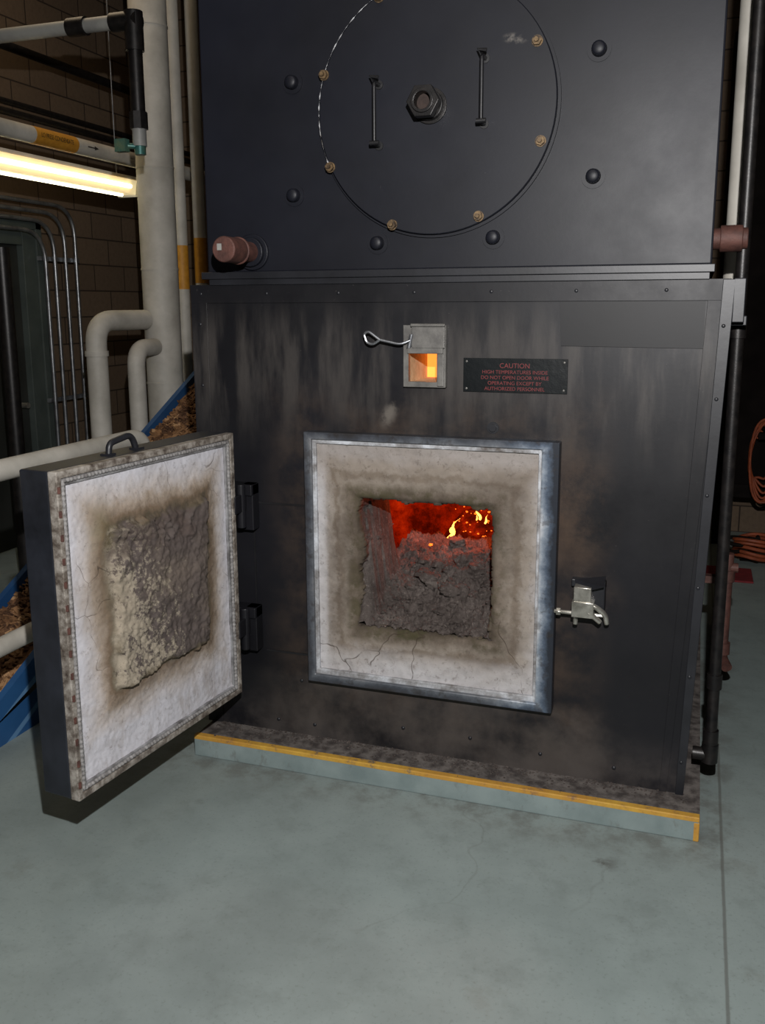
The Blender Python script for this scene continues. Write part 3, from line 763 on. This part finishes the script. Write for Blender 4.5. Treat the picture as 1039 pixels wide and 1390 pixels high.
for k in range(3500):
    x=random.uniform(-2.09,-1.66);y=random.uniform(-.5,2.6);t=(x+2.1)/.45
    z=zl(y)*(1-t)+zr(y)*t-.045+.03*fbm(x*8,y*8,1)
    R_=Matrix.Rotation(random.uniform(0,6.3),3,'Z')@Matrix.Rotation(random.uniform(-.9,.9),3,'X')@Matrix.Rotation(random.uniform(-.9,.9),3,'Y')
    a,b,c_=random.uniform(.012,.03),random.uniform(.006,.014),.003
    P=[Vector((sx*a,sy*b,sz*c_)) for sz in (-1,1) for sx,sy in ((-1,-1),(1,-1),(1,1),(-1,1))]
    g.add([Vector((x,y,z))+R_@p for p in P],[(0,3,2,1),(4,5,6,7),(0,1,5,4),(1,2,6,5),(2,3,7,6),(3,0,4,7)])
g.make('wood_chips',chipm,cv)

# ------------------------------------------------------------ right side
e=pipe('black_riser_pipe',[(.955,.12,.20),(.955,.12,4.6)],.019,blackpipe,bands=[((.955,.12,z),(.955,.12,z+.05)) for z in (.22,.42,1.58)],k=1.3)
g=G(); g.cyl((.955,.12,.155),(.955,.12,.22),.027,16); g.cyl((.955,.12,.18),(.90,.12,.18),.022,12); g.make('bottom_elbow',blackpipe,e,True)
pipe('white_riser_pipe',[(.945,.55,1.7),(.945,.55,4.6)],.036,whitep)
e=pipe('brown_drain_pipe',[(1.01,1.0,.66),(1.01,1.0,.20),(1.03,.94,.18)],.022,rustm,.02,bands=[((1.01,1.0,z),(1.01,1.0,z+.05)) for z in (.22,.54)],k=1.35)
g=G(); g.box(.9,1.0,.98,1.02,.53,.56); g.cyl((.98,1.0,.60),(1.05,1.0,.60),.02,14); g.make('wall_bracket',rustm,e)
pipe('dark_vertical_conduit',[(1.3,1.6,0),(1.3,1.6,4.6)],.03,blackpipe)
e=empty('dark_control_cabinet')
g=G(); g.box(.95,1.9,3.75,4.17,.35,3.4); g.make('body',darkm,e,bevel=.01)
g=G(); g.box(1.0,1.85,3.73,3.75,.45,3.3); g.make('door_panel',darkpanel,e,bevel=.005)
g=G(); g.box(1.0,1.05,3.78,3.83,0,.35); g.box(1.8,1.85,3.78,3.83,0,.35); g.make('legs',darkm,e)
e=empty('hanging_extension_cord')
g=G()
for k in range(7):
    r=.09+.014*k; g.sweep([(1.27+r*cos(t)*.7+.01*k,3.60-.012*k,.66+r*1.8*sin(t)+.03*sin(3*t+k)) for t in [2*pi*i/40 for i in range(40)]],.008,8,closed=True)
g.make('orange_coils',orangem,e,True)
g=G(); g.box(1.25,1.31,3.50,3.73,.80,.84); g.make('hook',darkm,e)
e=empty('coiled_rubber_hose')
g=G(); pts=[]
for i in range(200):
    t=i*2*pi/40; pts.append((1.26+(.14+.02*sin(i*.17))*cos(t),3.35+(.12+.02*sin(i*.11))*sin(t),.02+.0007*i+.015*(1+sin(i*.31))))
g.sweep(pts,.012,8); g.make('coils',orangem,e,True)
g=G(); pts=[(1.18+.1*sin(i*.5),3.3+.05*cos(i*.8),.02+.006*i) for i in range(30)]
g.sweep(pts,.013,8); g.make('dark_tail',darkm,e,True)
g=G(); g.box(.9,1.24,2.85,3.15,0,.012); g.make('red_floor_mat',redm,None,bevel=.003)

# ------------------------------------------------------------ camera
def Rm(yaw,pitch,roll): return Matrix.Rotation(yaw,3,'Z')@Matrix.Rotation(pi/2-pitch,3,'X')@Matrix.Rotation(roll,3,'Z')
cam=bpy.data.cameras.new('camera'); co=bpy.data.objects.new('camera',cam); scene.collection.objects.link(co)
co.matrix_world=Matrix.Translation((.8427,-2.968,1.6898))@Rm(.3304,.1887,-.0047).to_4x4()
cam.sensor_fit='VERTICAL'; cam.sensor_height=24; cam.lens=1244.2/1390*24; cam.shift_y=-45/1390; cam.clip_start=.02
scene.camera=co
def lamp(name,typ,loc,energy,col,**k):
    l=bpy.data.lights.new(name,typ); l.energy=energy; l.color=col
    for a,b in k.items(): setattr(l,a,b)
    o=bpy.data.objects.new(name,l); scene.collection.objects.link(o); o.location=loc; return o
o=lamp('camera_flash','SPOT',(.90,-2.9,2.22),460,(1,.98,.965),shadow_soft_size=.02,spot_size=radians(125),spot_blend=.9)
o.rotation_euler=(Vector((-.15,0,1.1))-o.location).to_track_quat('-Z','Y').to_euler()
lamp('overhead_fill','AREA',(0,-2.0,4.5),18,(1,.92,.82),shape='RECTANGLE',size=2.4,size_y=1.2)  # added weak fill light from above, no fixture hangs here
lamp('overhead_fill.001','AREA',(-2.6,1.5,4.3),12,(1,.78,.52),shape='RECTANGLE',size=1.2,size_y=1.2)  # added warm fill to lift the left background, not an actual lamp
lamp('fire_light','POINT',(-.02,.56,.95),9,(1,.12,.03),shadow_soft_size=.08)
w=bpy.data.worlds.new('world'); scene.world=w; w.use_nodes=True
w.node_tree.nodes['Background'].inputs[0].default_value=(.05,.05,.055,1); w.node_tree.nodes['Background'].inputs[1].default_value=.4
